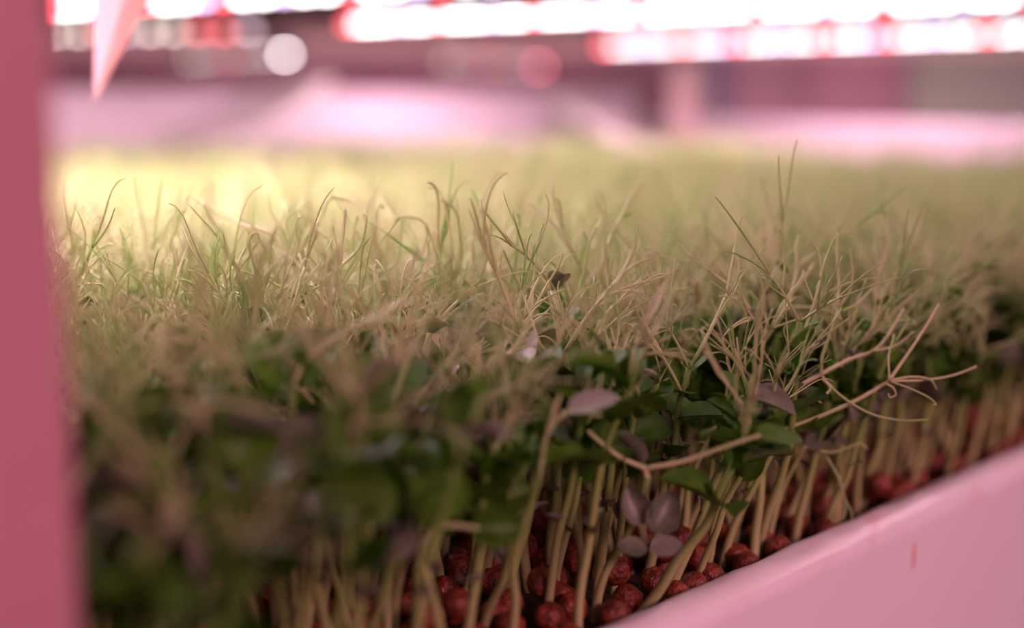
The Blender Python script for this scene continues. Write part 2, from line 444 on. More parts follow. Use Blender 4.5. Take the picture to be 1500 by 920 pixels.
# two bars over the front of the bed, above the frame
nD = Vector((math.cos(cAng), math.sin(cAng), 0)); nN = Vector((-nD.y, nD.x, 0))
def over_bed(n, L, watts, label, to=1.0):
    p = nN * n; e = 0.0
    for _ in range(20): e += uv_of(p + nD * e)[1] / -VD.dot(nD)
    q = p + nD * (e - 0.02)
    return led_bar(q - nD * L, q, 'bright', label, watts=watts, col=WARM, to=to)
over_bed(0.60, 0.80, 3.0, 'lamp bar over the middle of the bed, above the view', 0.60)
over_bed(0.43, 0.62, 3.0, 'lamp bar over the front of the bed, above the view', 0.70)
over_bed(0.29, 0.42, 1.1, 'added unseen lamp bar over the near edge of the bed, above the view', 0.75)  # bar added to throw more light on the front tendril tops

# pink folded tag hanging at top left
tp = at_y(137, 150, 0.54)
hang = empty('hanging_tag', (tp.x, tp.y, tp.z))
tag(hang, 'pink folded plastic tag hanging point down at the top left', 'tag')
def tag_side(fold_x, x_out, y_out):
    mb = MB(); v = []
    top = 0.25 - tp.z; n = 8
    for i in range(n + 1):
        t = i / n; z = top * t; g = min(0.5, t)
        lean = 0.30 * z
        f = Vector((lean + fold_x * g, 0, z)); e = Vector((lean + x_out * g, y_out * g, z))
        nrm = Vector((0, 0.0009, 0))
        v += [f, e, e + nrm, f + nrm]
    fs = [(4*i+j, 4*i+(j+1)%4, 4*i+4+(j+1)%4, 4*i+4+j) for i in range(n) for j in range(4)] + [(3,2,1,0), (4*n, 4*n+1, 4*n+2, 4*n+3)]
    mb.add(v, fs); return mb
link('folded_flap', tag_side(0.004, -0.022, -0.012).mesh('folded_flap', M_TAG, False), hang)
M_TAG_SHADE = plain('pink_plastic_tag_shaded', (0.85, 0.42, 0.40), 0.4, 0.06, 60)  # same plastic as the other flap, with the fold's shade put into the colour
fl2 = link('folded_flap', tag_side(0.004, 0.026, 0.016).mesh('folded_flap', M_TAG_SHADE, False), hang); fl2['label'] = 'darker shaded flap'

# ------------------------------------------------------------------ pea plant pieces
def leaf_mesh(L, W, cup, bend, m, name='leaf', nu=9, nv=6):
    """oval leaf in local space: base at the origin, growing along +X, upper side +Z; two skins"""
    mb = MB(); th = 0.00012
    def pt(i, j, s):
        t = i / nu; a = (j / nv) * 2 - 1
        wd = W / 2 * math.sin(PI * t ** 0.85) ** 0.55 if 0 < t < 1 else W * 0.04
        x = L * t; y = wd * a
        z = cup * (abs(a) ** 1.6) * wd * 2 - bend * L * t * t + (0.06 * wd * math.cos(a * PI) if abs(a) < 0.5 else 0)
        e = th * (1 - abs(a) ** 4) * (1 if 0 < t < 1 else 0) * s
        return Vector((x, y, z + e))
    for s in (1, -1):
        v = [pt(i, j, s) for i in range(nu + 1) for j in range(nv + 1)]
        f = []
        for i in range(nu):
            for j in range(nv):
                q = (i * (nv + 1) + j, (i + 1) * (nv + 1) + j, (i + 1) * (nv + 1) + j + 1, i * (nv + 1) + j + 1)
                f.append(q if s > 0 else q[::-1])
        mb.add(v, f)
    return mb.mesh(name, m)
LEAVES = [leaf_mesh(U(0.012, 0.017), U(0.0095, 0.0135), U(0.05, 0.45), U(-0.1, 0.45), m) for m in (M_LEAF,) * 9 + (M_DUSK,) * 3]
def leaf_matrix(p, az, el, roll, sc):
    return Matrix.Translation(p) @ Matrix.Rotation(az, 4, 'Z') @ Matrix.Rotation(-el, 4, 'Y') @ Matrix.Rotation(roll, 4, 'X') @ Matrix.Scale(sc, 4)

def curl_path(p, d, L, n, axis, k0, k1, droop=0.0):
    pts = [p.copy()]; d = d.normalized(); ds = L / n
    for i in range(n):
        t = (i + 0.5) / n
        ang = (k0 + k1 * t ** 5) / n
        d = Quaternion(axis, ang) @ d
        d = (d + Vector((0, 0, -droop / n))).normalized()
        p = p + d * ds; pts.append(p.copy())
    return pts
def rand_unit(r):
    while True:
        v = Vector((r.uniform(-1, 1), r.uniform(-1, 1), r.uniform(-1, 1)))
        if 0.1 < v.length < 1: return v.normalized()

def branched(mb, p, d, r, scale=1.0, sides=5, nmax=5, mi=0):
    """a rachis that forks into thin curling tendrils"""
    L = r.uniform(0.012, 0.028) * scale
    ax = d.cross(rand_unit(r)).normalized()
    rp = curl_path(p, d, L, 6, ax, r.uniform(-0.7, 0.7), 0)
    r0 = r.uniform(0.00042, 0.00062)
    tube(mb, rp, lerp_r(7, r0, r0 * 0.68), sides + 1, mi)
    k = r.randint(4, nmax + 1)
    for i in range(k):
        idx = 6 if i < 2 else (4 if i < 4 else 3)
        q = rp[idx]; dd = (rp[idx] - rp[idx - 1]).normalized()
        ang = r.uniform(0.12, 0.5) if i < 2 else r.uniform(0.35, 0.85)
        a2 = dd.cross(rand_unit(r)).normalized()
        td = Quaternion(a2, ang) @ dd
        td = (td + Vector((0, 0, 0.25))).normalized()
        Lt = r.uniform(0.012, 0.030) * scale * (1 if i < 2 else 0.8)
        curl = r.choice([0.4, 1.0, 2.0, 4.0, 6.5]) * r.choice([-1, 1])
        n = 11
        tp_ = curl_path(q, td, Lt, n, td.cross(rand_unit(r)).normalized(), r.uniform(-0.8, 0.8), curl, r.uniform(-0.15, 0.35))
        rt = r0 * r.uniform(0.5, 0.66)
        tube(mb, tp_, lerp_r(n + 1, rt, rt * 0.55, 1.5), sides, mi)

def plant_data(seed):
    """(stem mesh builder, [tendril builders], [(leaf index, matrix)])"""
    r = random.Random(seed)
    H = r.uniform(0.060, 0.075)
    th = r.uniform(0, 2 * PI); lean = r.uniform(0.0, 0.015)
    pts = [Vector((0, 0, -0.002))]
    b = r.uniform(0, 0.0075); bt = r.uniform(0, 2 * PI)
    for i in range(1, 7):
        t = i / 6
        pts.append(Vector((math.cos(th) * lean * t + math.cos(bt) * b * math.sin(PI * t * 0.9) + r.uniform(-.0009, .0009),
                           math.sin(th) * lean * t + math.sin(bt) * b * math.sin(PI * t * 0.9) + r.uniform(-.0009, .0009), H * t)))
    sp = smooth_path(pts, 3); n = len(sp)
    stem = MB(); r0 = r.uniform(0.0012, 0.0017)
    tube(stem, sp, lerp_r(n, r0, 0.0008, 1.3), 7)
    tend, leaves = [], []
    phi = r.uniform(0, 2 * PI)
    for t, sz in ((0.42, 0.45), (0.64, 1.0), (0.78, 1.1), (0.90, 0.9), (1.0, 0.55)):
        i = min(n - 1, int(t * (n - 1))); p = sp[i]
        ph = phi + r.uniform(-0.5, 0.5)
        for sgn in (-1, 1):
            if sz < 0.6 and r.random() < 0.4: continue
            li = (r.randrange(9) if r.random() < 0.92 else 9 + r.randrange(3)) if t > 0.5 else 9 + r.randrange(3)
            leaves.append((li, leaf_matrix(p, ph + sgn * r.uniform(0.6, 1.5), r.uniform(0.2, 1.3), r.uniform(-0.6, 0.6), sz * r.uniform(0.75, 1.15))))
        if t > 0.8:
            for q in range(2 if t > 0.9 else 1):
                mb = MB(); el = r.uniform(0.55, 1.3); az = ph + q * 2.2 + r.uniform(-0.3, 0.3)
                d = Vector((math.cos(az) * math.cos(el), math.sin(az) * math.cos(el), math.sin(el)))
                branched(mb, p, d, r, 1.12 if t < 0.9 else 0.9)
                tend.append(mb)
        phi += PI * r.uniform(0.85, 1.15)
    return stem, tend, leaves

NV = 18
VAR = []
for i in range(NV):
    st, te, le = plant_data(100 + i)
    VAR.append((st.mesh('stem', M_STEM), [t.mesh('tendril', M_TEN) for t in te], le, (st, te)))

# ------------------------------------------------------------------ where the shoots stand
CELL = 0.0140
grid = {}
def free(p, rad):
    cx, cy = int(p[0] // CELL), int(p[1] // CELL)
    for dx in (-1, 0, 1):
        for dy in (-1, 0, 1):
            for q in grid.get((cx + dx, cy + dy), ()):
                if (q[0] - p[0]) ** 2 + (q[1] - p[1]) ** 2 < rad * rad: return False
    return True
def put(p): grid.setdefault((int(p[0] // CELL), int(p[1] // CELL)), []).append(p)

# ------------------------------------------------------------------ the shoots one can pick out, traced stem by stem
GROUP = 'pea shoots growing in the white tray'
heroes = []
def hero(label, Y, foot, strokes, leaves=(), foot_y=None, r0=0.0014, low=None):
    """foot: pixel x of the stem base; strokes[0] continues the stem; each stroke is (pixels, start radius, end radius, tilt of depth)"""
    fy = foot_y if foot_y else Y
    base = at_y(foot, 460, fy); base.z = 0
    if not in_bed(base, 0.0):
        u_, v_ = uv_of(base); base += VD * (0.016 - v_)
    put((base.x, base.y))
    r = empty('pea_plant', base); tag(r, label, 'seedling', GROUP)
    hr = random.Random(len(heroes) * 7 + 3)
    first = at_y(*strokes[0][0][0], Y)
    mid = base.lerp(first, 0.5) + Vector((hr.uniform(-.003, .003), hr.uniform(-.003, .003), 0.004))
    sp = smooth_path([base + Vector((0, 0, -0.002)), base + (first - base) * 0.22 + Vector((0, 0, 0.004)), mid, first], 6)
    mb = MB(); tube(mb, [p - base for p in sp], lerp_r(len(sp), r0, strokes[0][1]), 8)
    link('stem', mb.mesh('stem', M_STEM), r)
    groups = {}
    for s in strokes:
        px, a, b, tilt = s[0], s[1] * 0.82, s[2] * 0.85, s[3]
        n = len(px)
        P = [at_y(x, y, Y + tilt * i / max(1, n - 1) + (s[4] if len(s) > 4 else 0)) - base for i, (x, y) in enumerate(px)]
        sm_ = smooth_path(P, 7 if n > 2 else 9)
        if n == 2:
            bow = Vector((hr.uniform(-1, 1), hr.uniform(-1, 1), hr.uniform(-1, 1))) * (P[1] - P[0]).length * 0.05
            sm_ = [p + bow * math.sin(PI * i / (len(sm_) - 1)) for i, p in enumerate(sm_)]
        mb = MB(); tube(mb, sm_, lerp_r(len(sm_), a, b), 7)
        link('tendril', mb.mesh('tendril', M_TEN), r)
    for lf in leaves:
        px, py, size, az, el, roll, dusk = lf[:7]
        dy = lf[7] if len(lf) > 7 else 0.0
        hr2 = hr.randrange(9) if not dusk else 9 + hr.randrange(3)
        link('leaf', LEAVES[hr2], r, leaf_matrix(at_y(px, py, Y + dy) - base, az, el, roll, size))
    heroes.append(r)
    return r
k = 0.001
# right hand side, leaning over the rim
hero('pea shoot leaning far right over the white rim, topped by a three-armed fork', 0.438, 1000,
     [([(1040, 632), (1085, 612), (1140, 582), (1203, 548), (1245, 526), (1282, 512), (1308, 480), (1323, 452)], .0010, .0005, .004),
      ([(1203, 548), (1204, 525), (1214, 495), (1227, 456)], .0006, .0005, -.004),
      ([(1227, 456), (1229, 420), (1226, 380), (1227, 340)], .0006, .0004, .004),
      ([(1229, 450), (1243, 430), (1249, 405), (1245, 366)], .0005, .00035, -.004),
      ([(1232, 456), (1255, 445), (1277, 424)], .0006, .0004, .002),
      ([(1226, 450), (1222, 430), (1212, 424), (1207, 428)], .0004, .0003, 0),
      ([(1282, 514), (1312, 506), (1338, 486)], .0005, .0004, .004),
      ([(1312, 500), (1326, 478), (1331, 466), (1326, 463)], .0004, .0003, .002)],
     [(1046, 632, 0.9, 0.4, 0.3, 0.2, 0)])
hero('lowest pea shoot reaching right across the rim with five spread tendrils', 0.430, 1062,
     [([(1150, 628), (1200, 610), (1255, 586), (1303, 558)], .00085, .0007, .003),
      ([(1303, 557), (1335, 552), (1362, 556), (1372, 570)], .0005, .0004, .004),
      ([(1303, 558), (1350, 557), (1395, 550), (1430, 537)], .0005, .0004, .010),
      ([(1303, 558), (1335, 570), (1360, 582), (1371, 592), (1366, 593)], .0004, .0003, -.004),
      ([(1303, 556), (1325, 525), (1352, 485), (1375, 446)], .0007, .0004, .006),
      ([(1303, 558), (1302, 520), (1310, 490)], .0004, .0003, .006),
      ([(1298, 562), (1308, 568), (1312, 578), (1304, 582), (1301, 577)], .0004, .0003, 0),
      ([(1205, 552), (1232, 580), (1275, 606), (1320, 616), (1358, 615)], .0005, .0004, 0),
      ([(1205, 556), (1216, 568), (1208, 580), (1198, 586), (1203, 590)], .0005, .0003, -.003)],
     [(1150, 630, 1.0, 0.7, 0.5, 0.6, 0), (1190, 590, 0.9, 2.6, 0.2, 0.5, 1)])
hero('pea shoot with a thin pale fork drooping to the rim below the spread tendrils', 0.45, 1130,
     [([(1178, 655), (1200, 660), (1222, 662), (1258, 650), (1270, 657)], .0006, .0004, 0),
      ([(1210, 668), (1228, 700), (1240, 740)], .0006, .0005, -.004),
      ([(1240, 738), (1236, 757), (1222, 764), (1216, 758)], .0004, .0003, -.002),
      ([(1238, 732), (1247, 750), (1248, 760)], .0004, .0003, .002)],
     [(1180, 655, 0.8, 0.2, 0.2, 0.5, 1), (1215, 645, 0.7, -0.4, 0.9, 0.2, 1), (1225, 655, 0.7, 1.8, 0.4, 0.6, 1)])
hero('pea shoot with a straight pale stalk rising right to a long two-way fork', 0.455, 1040,
     [([(1078, 555), (1110, 510), (1150, 455)], .0010, .0009, .004),
      ([(1150, 455), (1160, 430), (1168, 390)], .0008, .0005, .006),
      ([(1150, 453), (1180, 450), (1225, 458)], .0006, .0005, -.004),
      ([(1168, 392), (1166, 365), (1170, 345)], .0005, .0004, .003),
      ([(1160, 428), (1180, 405), (1192, 385)], .0005, .0004, .010)],
     [(1080, 560, 1.0, 2.9, 0.5, 0.4, 0), (1075, 565, 1.0, 0.2, 0.6, -0.5, 0)])
hero('pea shoot with a tall blurred stalk slanting to the upper right of the crowd', 0.50, 1030,
     [([(1055, 520), (1092, 425)], .0009, .0008, .004),
      ([(1092, 425), (1120, 385), (1150, 335)], .0009, .0006, .01),
      ([(1092, 425), (1125, 405), (1148, 375)], .0006, .0005, .02),
      ([(1088, 430), (1098, 400), (1140, 392)], .0005, .0004, .01)])
for (fx, pts, lab) in (
    (1360, [(1400, 520), (1430, 450), (1448, 400)], 'pea shoot of one tall soft stalk at the far right of the bed'),
    (1330, [(1370, 545), (1405, 500), (1450, 440), (1485, 438)], 'pea shoot whose soft stalk bends flat to the right near the right border'),
    (1290, [(1330, 520), (1342, 450), (1330, 385)], 'pea shoot of a soft hooked stalk left of the two far right ones')):
    hero(lab, 0.58, fx, [(pts, .0010, .0006, .03), ([pts[1], ((pts[1][0] + pts[2][0]) // 2 + 22, pts[2][1] + 22)], .0006, .0005, .03), ([pts[1], (pts[1][0] - 14, pts[2][1] + 12)], .0006, .0004, .01)])
# the sharp fan of tendrils in the middle
hero('pea shoot spreading a fan of sharp tendrils right of centre', 0.440, 850,
     [([(838, 540), (840, 500), (838, 458)], .0010, .0009, 0),
      ([(838, 458), (825, 420), (815, 392), (803, 382), (796, 388), (800, 393)], .0006, .0003, -.004),
      ([(840, 458), (852, 410), (862, 360), (872, 333)], .0005, .0004, .004),
      ([(842, 460), (890, 425), (920, 385), (932, 352)], .0006, .0004, .004),
      ([(838, 456), (812, 425), (790, 400), (760, 390)], .0005, .0004, 0),
      ([(838, 456), (832, 430), (826, 405), (822, 390)], .0005, .0004, -.003),
      ([(842, 456), (850, 440), (858, 425), (880, 412)], .0005, .0004, .004),
      ([(842, 460), (870, 448), (905, 440), (950, 425)], .0006, .0004, .002)],
     [(838, 535, 1.05, 0.4, 0.9, 0.5, 0), (836, 540, 1.05, 2.8, 0.7, -0.5, 0)])
hero('pea shoot with five upright green tendrils standing highest left of centre', 0.445, 640,
     [([(652, 480), (655, 432)], .0009, .0009, 0),
      ([(655, 432), (645, 380), (642, 330), (642, 295), (636, 272), (626, 268)], .0006, .0004, -.002),
      ([(657, 432), (676, 380), (672, 330), (664, 305), (645, 292)], .0006, .0004, .003),
      ([(656, 428), (662, 370), (655, 320), (648, 286)], .0005, .0004, .003),
      ([(653, 430), (640, 400), (628, 370), (625, 322)], .0005, .0004, .004),
      ([(657, 430), (672, 370), (671, 320), (669, 290)], .0005, .0004, .006),
      ([(654, 430), (632, 350), (620, 325), (600, 318), (584, 318), (578, 326)], .0005, .0003, .003)],
     [(652, 482, 1.0, 0.6, 0.8, 0.2, 0), (650, 484, 1.0, 3.0, 0.8, 0.2, 0)])
hero('pea shoot lifting one long arched tendril above all others near the centre', 0.455, 700,
     [([(690, 440), (693, 345)], .0008, .0006, 0),
      ([(693, 345), (704, 300), (714, 275), (724, 257), (738, 253)], .0005, .0004, .004),
      ([(693, 400), (712, 350), (703, 305), (692, 280)], .0006, .0004, .008),
      ([(692, 400), (745, 420), (760, 330), (758, 312)], .0005, .0004, -.004)])
hero('pea shoot with a bright green wavy tendril tip right of the centre line', 0.455, 845,
     [([(862, 430), (840, 370)], .0007, .0006, 0),
      ([(840, 370), (824, 335), (815, 305), (810, 283), (811, 270)], .0006, .0004, .002),
      ([(845, 380), (812, 330), (790, 312), (772, 295)], .0006, .0004, .012),
      ([(824, 335), (820, 300), (812, 290)], .0004, .0003, .004)])
hero('pea shoot with two parallel tall tendrils, one bending to a hooked tip', 0.46, 880,
     [([(878, 470), (880, 410)], .0008, .0007, 0),
      ([(880, 410), (877, 360), (884, 320), (886, 300), (882, 286)], .0006, .0004, 0),
      ([(880, 400), (890, 360), (912, 315), (930, 280), (943, 270)], .0008, .0005, .01),
      ([(890, 360), (905, 325), (925, 312)], .0005, .0004, .01)])
hero('pea shoot with crossing tendrils that arch right of the fan', 0.45, 945,
     [([(960, 500), (965, 430)], .0009, .0008, 0),
      ([(965, 430), (950, 390), (928, 365), (914, 345)], .0006, .0004, .002),
      ([(965, 432), (985, 410), (975, 380), (958, 366), (944, 364)], .0006, .0004, .004),
      ([(965, 430), (945, 400), (935, 388), (924, 376)], .0005, .0003, -.004),
      ([(966, 435), (935, 455), (920, 440), (911, 415)], .0005, .0003, -.006),
      ([(966, 432), (972, 410), (974, 408)], .0005, .0004, -.006)],
     [(958, 505, 1.0, 0.2, 0.7, 0.5, 0)])
hero('pea shoot with a pale Y-shaped fork left of centre', 0.430, 470,
     [([(455, 522), (446, 480), (437, 434)], .0009, .0009, 0),
      ([(437, 434), (424, 424), (400, 415), (375, 392), (366, 360), (368, 345), (377, 342), (379, 350)], .0006, .0004, .003),
      ([(438, 434), (455, 420), (480, 405), (510, 380), (528, 360), (537, 325), (534, 313)], .0006, .0004, .004),
      ([(437, 434), (432, 420), (430, 408)], .0005, .0004, .004),
      ([(425, 424), (430, 415), (445, 405)], .0004, .0003, .004)],
     [(455, 520, 1.0, 0.8, 0.7, 0.3, 0), (457, 525, 1.0, 2.9, 0.6, -0.3, 0)])
hero('pea shoot with a dusky stalk that forks twice behind the pale Y', 0.455, 440,
     [([(452, 470), (432, 390)], .0009, .0008, .004),
      ([(432, 390), (415, 345), (398, 310), (392, 285)], .0007, .0004, .006),
      ([(434, 385), (424, 350), (418, 325), (436, 310)], .0008, .0005, .01),
      ([(434, 382), (450, 345), (466, 325), (474, 312), (475, 300)], .0007, .0005, .006),
      ([(475, 302), (482, 292), (495, 291), (512, 294)], .0006, .0004, .004),
      ([(450, 345), (468, 342), (480, 352), (488, 368)], .0005, .0004, .002),
      ([(432, 390), (400, 345), (345, 325), (300, 300), (278, 282)], .0007, .0004, .02)])
hero('pea shoot with three dark upright tendrils at the upper left', 0.465, 225,
     [([(222, 440), (220, 370)], .0008, .0007, 0),
      ([(218, 378), (210, 340), (204, 300), (196, 263)], .0006, .0004, .006),
      ([(224, 365), (230, 310), (238, 266)], .0006, .0004, .006),
      ([(240, 385), (258, 330), (272, 300), (284, 268)], .0007, .0004, .004),
      ([(225, 362), (240, 330), (262, 310)], .0005, .0004, .01),
      ([(222, 440), (240, 385)], .0008, .0007, .0)])
hero('pea shoot with a single green spike beside the left upright', 0.45, 150,
     [([(152, 450), (150, 412)], .0007, .0006, 0),
      ([(150, 412), (145, 375), (138, 334)], .0006, .0004, 0),
      ([(150, 412), (120, 392), (95, 388)], .0007, .0005, .004),
      ([(145, 385), (160, 374), (164, 371)], .0006, .0005, .002),
      ([(152, 440), (185, 400), (182, 350), (177, 332)], .0006, .0004, .006),
      ([(182, 350), (190, 340), (189, 326)], .0005, .0004, .004)])
hero('pea shoot with one soft hooked tendril rising alone over the far canopy', 0.53, 375,
     [([(372, 420), (372, 335)], .0008, .0007, 0), ([(372, 335), (370, 300), (378, 262), (386, 240)], .0006, .0005, .02), ([(374, 300), (384, 256), (400, 246)], .0005, .0004, .02)])
hero('pea shoot with crook-topped tendrils between the Y fork and the highest shoot', 0.45, 545,
     [([(552, 440), (552, 395)], .0008, .0006, 0),
      ([(552, 395), (551, 345), (552, 310), (558, 302), (562, 306)], .0005, .0004, 0),
      ([(553, 400), (534, 365), (535, 325), (532, 312)], .0005, .0004, .004),
      ([(553, 400), (580, 385), (588, 340), (590, 318)], .0005, .0004, .006),
      ([(552, 400), (520, 372), (518, 340), (524, 318)], .0006, .0004, .006)])
# soft shoots in front of the plane of focus
hero('soft pale pea shoot beside the near end of the rim with paired low leaves', 0.372, 950,
     [([(948, 700), (945, 684)], .0010, .0009, 0),
      ([(945, 686), (905, 668), (870, 640), (862, 632)], .0009, .0007, -.004),
      ([(945, 686), (1000, 676), (1060, 655), (1112, 638)], .0009, .0007, -.004)],
     [(940, 684, 0.7, 2.6, 0.9, 0.9, 1), (952, 806, 0.66, 0.1, 0.12, 0.7, 1), (948, 806, 0.6, 3.05, 0.1, -0.7, 1),
      (954, 778, 0.72, 0.3, 0.95, 1.3, 1), (944, 768, 0.7, 2.8, 1.1, -1.2, 1), (1110, 638, 0.9, 0.3, -0.1, 0.3, 0)], r0=.0013)
hero('pea shoot whose curled tendrils catch the light above the paired leaves', 0.425, 985,
     [([(1000, 655), (985, 625), (950, 628)], .0007, .0005, 0),
      ([(950, 628), (965, 645), (985, 650), (1030, 648), (1028, 656)], .0005, .0003, .0),
      ([(966, 640), (962, 660), (948, 668)], .0004, .0003, 0),
      ([(985, 650), (980, 668), (972, 670), (974, 662)], .0004, .0003, 0),
      ([(985, 625), (990, 600), (1000, 585)], .0006, .0004, 0), ([(990, 600), (985, 585), (975, 590)], .0004, .0003, 0)])
hero('blurred pea shoot with an arched stalk ending in a yellow-green leaf low in front', 0.335, 650,
     [([(622, 830), (618, 800), (632, 776), (665, 770), (700, 774)], .0009, .0008, 0)],
     [(690, 774, 0.9, 0.1, 0.0, 1.2, 0), (692, 776, 0.8, 0.5, -0.3, 0.6, 0)])
hero('blurred pea shoot with a broad pink-edged leaf tip before the centre', 0.35, 800,
     [([(790, 700), (800, 640), (830, 605), (880, 608)], .0009, .0006, 0), ([(800, 640), (812, 600), (820, 580)], .0008, .0006, 0)],
     [(832, 604, 1.0, 0.2, 0.2, 0.3, 1), (790, 640, 1.15, 2.0, 1.2, 0.9, 0)])
hero('blurred pea shoot with a long dusky stalk rising from centre left', 0.36, 560,
     [([(575, 590), (600, 520), (625, 470)], .0010, .0009, 0), ([(625, 470), (680, 462), (740, 468), (775, 476)], .0007, .0005, -.002), ([(625, 470), (650, 440), (690, 425)], .0007, .0005, 0), ([(620, 475), (560, 470), (500, 490), (470, 510)], .0008, .0005, 0)],
     [(575, 592, 1.1, 0.3, 1.0, 0.6, 0), (572, 595, 1.1, 2.7, 1.0, -0.6, 0)])
hero('most blurred green pea shoot in the lower left corner', 0.285, 330,
     [([(300, 640), (290, 600)], .0010, .0009, 0), ([(290, 600), (250, 590), (180, 600)], .0008, .0006, 0), ([(290, 600), (330, 590), (390, 605)], .0008, .0006, 0), ([(290, 600), (300, 540), (330, 490)], .0007, .0005, 0)],
     [(200, 650, 1.1, 0.2, 1.0, 0.9, 0), (215, 670, 1.15, 2.2, 0.9, -0.8, 0), (340, 690, 1.1, 1.0, 1.1, 0.9, 0), (300, 640, 1.0, 0.0, 0.3, 0.2, 1)])
hero('blurred pea shoot with mauve leaves low beside the left upright', 0.30, 200,
     [([(205, 730), (170, 710), (115, 720)], .0010, .0008, 0), ([(205, 720), (230, 640), (240, 600)], .0008, .0005, 0)],
     [(120, 718, 1.0, 0.2, 0.2, 0.2, 1), (165, 712, 1.0, 0.0, 0.0, 0.2, 1), (270, 735, 0.9, 0.3, 0.2, 0.2, 1)])
hero('blurred pea shoot with a mauve blade slanting up left of centre', 0.31, 330,
     [([(320, 780), (345, 745), (400, 705)], .0010, .0008, 0), ([(345, 745), (420, 690), (430, 650)], .0008, .0006, 0)],
     [(400, 705, 1.0, 0.2, 0.5, 0.3, 1), (440, 700, 1.1, 1.4, 1.2, 0.5, 1)])
hero('tallest blurred pea shoot in front, its tendrils crossing the left of the crowd', 0.345, 420,
     [([(430, 560), (455, 520), (520, 478), (600, 440)], .0008, .0006, .01), ([(455, 520), (440, 470), (400, 440)], .0007, .0005, 0)],
     [(430, 565, 1.1, 0.6, 0.9, 0.6, 0), (428, 570, 1.1, 2.6, 0.9, -0.6, 0)])

# ------------------------------------------------------------------ all other shoots
cand = []
tries = 0
def region_pts(n, xr, yr, rad):
    for _ in range(n):
        p = (U(*xr), U(*yr))
        thin = max(0.0, 1 - uv_of(p)[1] / 0.075) * (1 if uv_of(p)[0] < 0.02 else 0.35)
        if in_bed(p) and free(p, rad * (1 + 0.45 * thin)):
            q = to_px((p[0], p[1], 0.07))
            if q[2] < 0.12 or q[0] < -450 - 60 / q[2] or q[0] > 1950 + 60 / q[2]: continue
            put(p); cand.append(p)
region_pts(60000, (-0.45, 0.55), (0.22, 0.62), 0.0088)
NEAR_N = len(cand)
region_pts(90000, (-1.0, 0.85), (0.60, 1.80), 0.0094)
near = sorted(cand, key=lambda p: p[1] + 0.25 * uv_of(p)[1])
def shows(p):
    x = to_px((p[0], p[1], 0.07))[0]; x2 = to_px((p[0], p[1], 0.02))
    return 70 < x < 1500
N_IND = 300 - len(heroes)
indiv = [p for p in near if shows(p)][:N_IND]
iset = set(indiv)
rest = [p for p in cand if p not in iset]

# labels by where a shoot stands
def zone(p):
    x, y, d = to_px((p[0], p[1], 0.07)); u_, v_ = uv_of(p)
    if v_ < 0.032: row = 'front row at the rim'
    elif v_ < 0.055: row = 'second row behind the rim'
    elif v_ < 0.085: row = 'third row behind the rim'
    else: row = 'crowd behind the third row'
    names = ['beside the left upright', 'right of the left upright', 'left of the Y fork', 'under the Y fork', 'under the highest tendrils', 'under the arched tendril', 'under the tendril fan', 'right of the tendril fan', 'left of the leaning shoots', 'under the leaning shoots', 'toward the right border']
    cuts = [150, 260, 360, 470, 600, 720, 850, 970, 1090, 1260, 9999]
    i = next(k for k, c in enumerate(cuts) if x < c)
    return 'pea shoot, ' + row + ', ' + names[i]
def copy_to(root, o):
    c = o.copy(); C.objects.link(c); c.parent = root; return c
ORD = ['first', 'second', 'third', 'fourth', 'fifth', 'sixth', 'seventh', 'eighth', 'ninth', 'tenth', 'eleventh', 'twelfth', 'thirteenth', 'fourteenth', 'fifteenth', 'sixteenth', 'seventeenth', 'eighteenth', 'nineteenth', 'twentieth', 'twenty-first', 'twenty-second', 'twenty-third', 'twenty-fourth', 'twenty-fifth', 'twenty-sixth', 'twenty-seventh', 'twenty-eighth', 'twenty-ninth', 'thirtieth']
def ordinals(items, zone_of, px_of, noun):
    by, out = {}, {}
    for p in items: by.setdefault(zone_of(p), []).append(p)
    for z, ps in by.items():
        ps.sort(key=px_of)
        for i, p in enumerate(ps):
            a, b = z.split(', ', 1); out[p] = z if len(ps) == 1 else ('leftmost ' + z if i == 0 else 'rightmost ' + z if i == len(ps) - 1 else (ORD[i] if i < 30 else 'later') + ' ' + a + ' from left, ' + b)
    return out
lab_of = ordinals(indiv, zone, lambda p: to_px((p[0], p[1], 0.03))[0], 'pea shoot')
for i, p in enumerate(indiv):
    vi = rnd.randrange(NV)
    stem_me, tens, lvs, _ = VAR[vi]
    r = empty('pea_plant', (p[0], p[1], 0.0), U(0, 2 * PI))
    s = U(0.88, 1.12); edge = max(0.0, 1 - uv_of(p)[1] / 0.06)
    u0_, v0_ = uv_of(p)
    lowrow = (1 - 0.26 * min(1, max(0, (u0_ - 0.10) / 0.18)) * max(0, 1 - v0_ / 0.14)) * (1 + 0.06 * max(0.0, 1 - uv_of(p)[1] / 0.09))
    r.scale = (s * (0.6 + 0.4 * lowrow), s * (0.6 + 0.4 * lowrow), s * lowrow * U(0.92, 1.06))
    tl = Vector((U(-.08, .08), U(-.08, .08), 0)) - VD * (0.34 * edge * U(0.2, 1.2))
    q = Vector((0, 0, 1)).rotation_difference(Vector((tl.x, tl.y, 1)))
    r.rotation_mode = 'QUATERNION'; r.rotation_quaternion = q @ Quaternion((0, 0, 1), U(0, 2 * PI))
    tag(r, lab_of[p], 'seedling', zone(p).replace('pea shoot', 'pea shoots'))
    link('stem', stem_me, r)
    for t in tens:
        if v0_ < 0.075 and rnd.random() < (0.38 if u0_ < 0.05 else 0.12): continue
        link('tendril', t, r)
    lk = 1 - 0.22 * min(1, max(0, (u0_ + 0.02) / 0.12))
    for li, M in lvs: link('leaf', LEAVES[li], r, M @ Matrix.Scale(lk, 4))

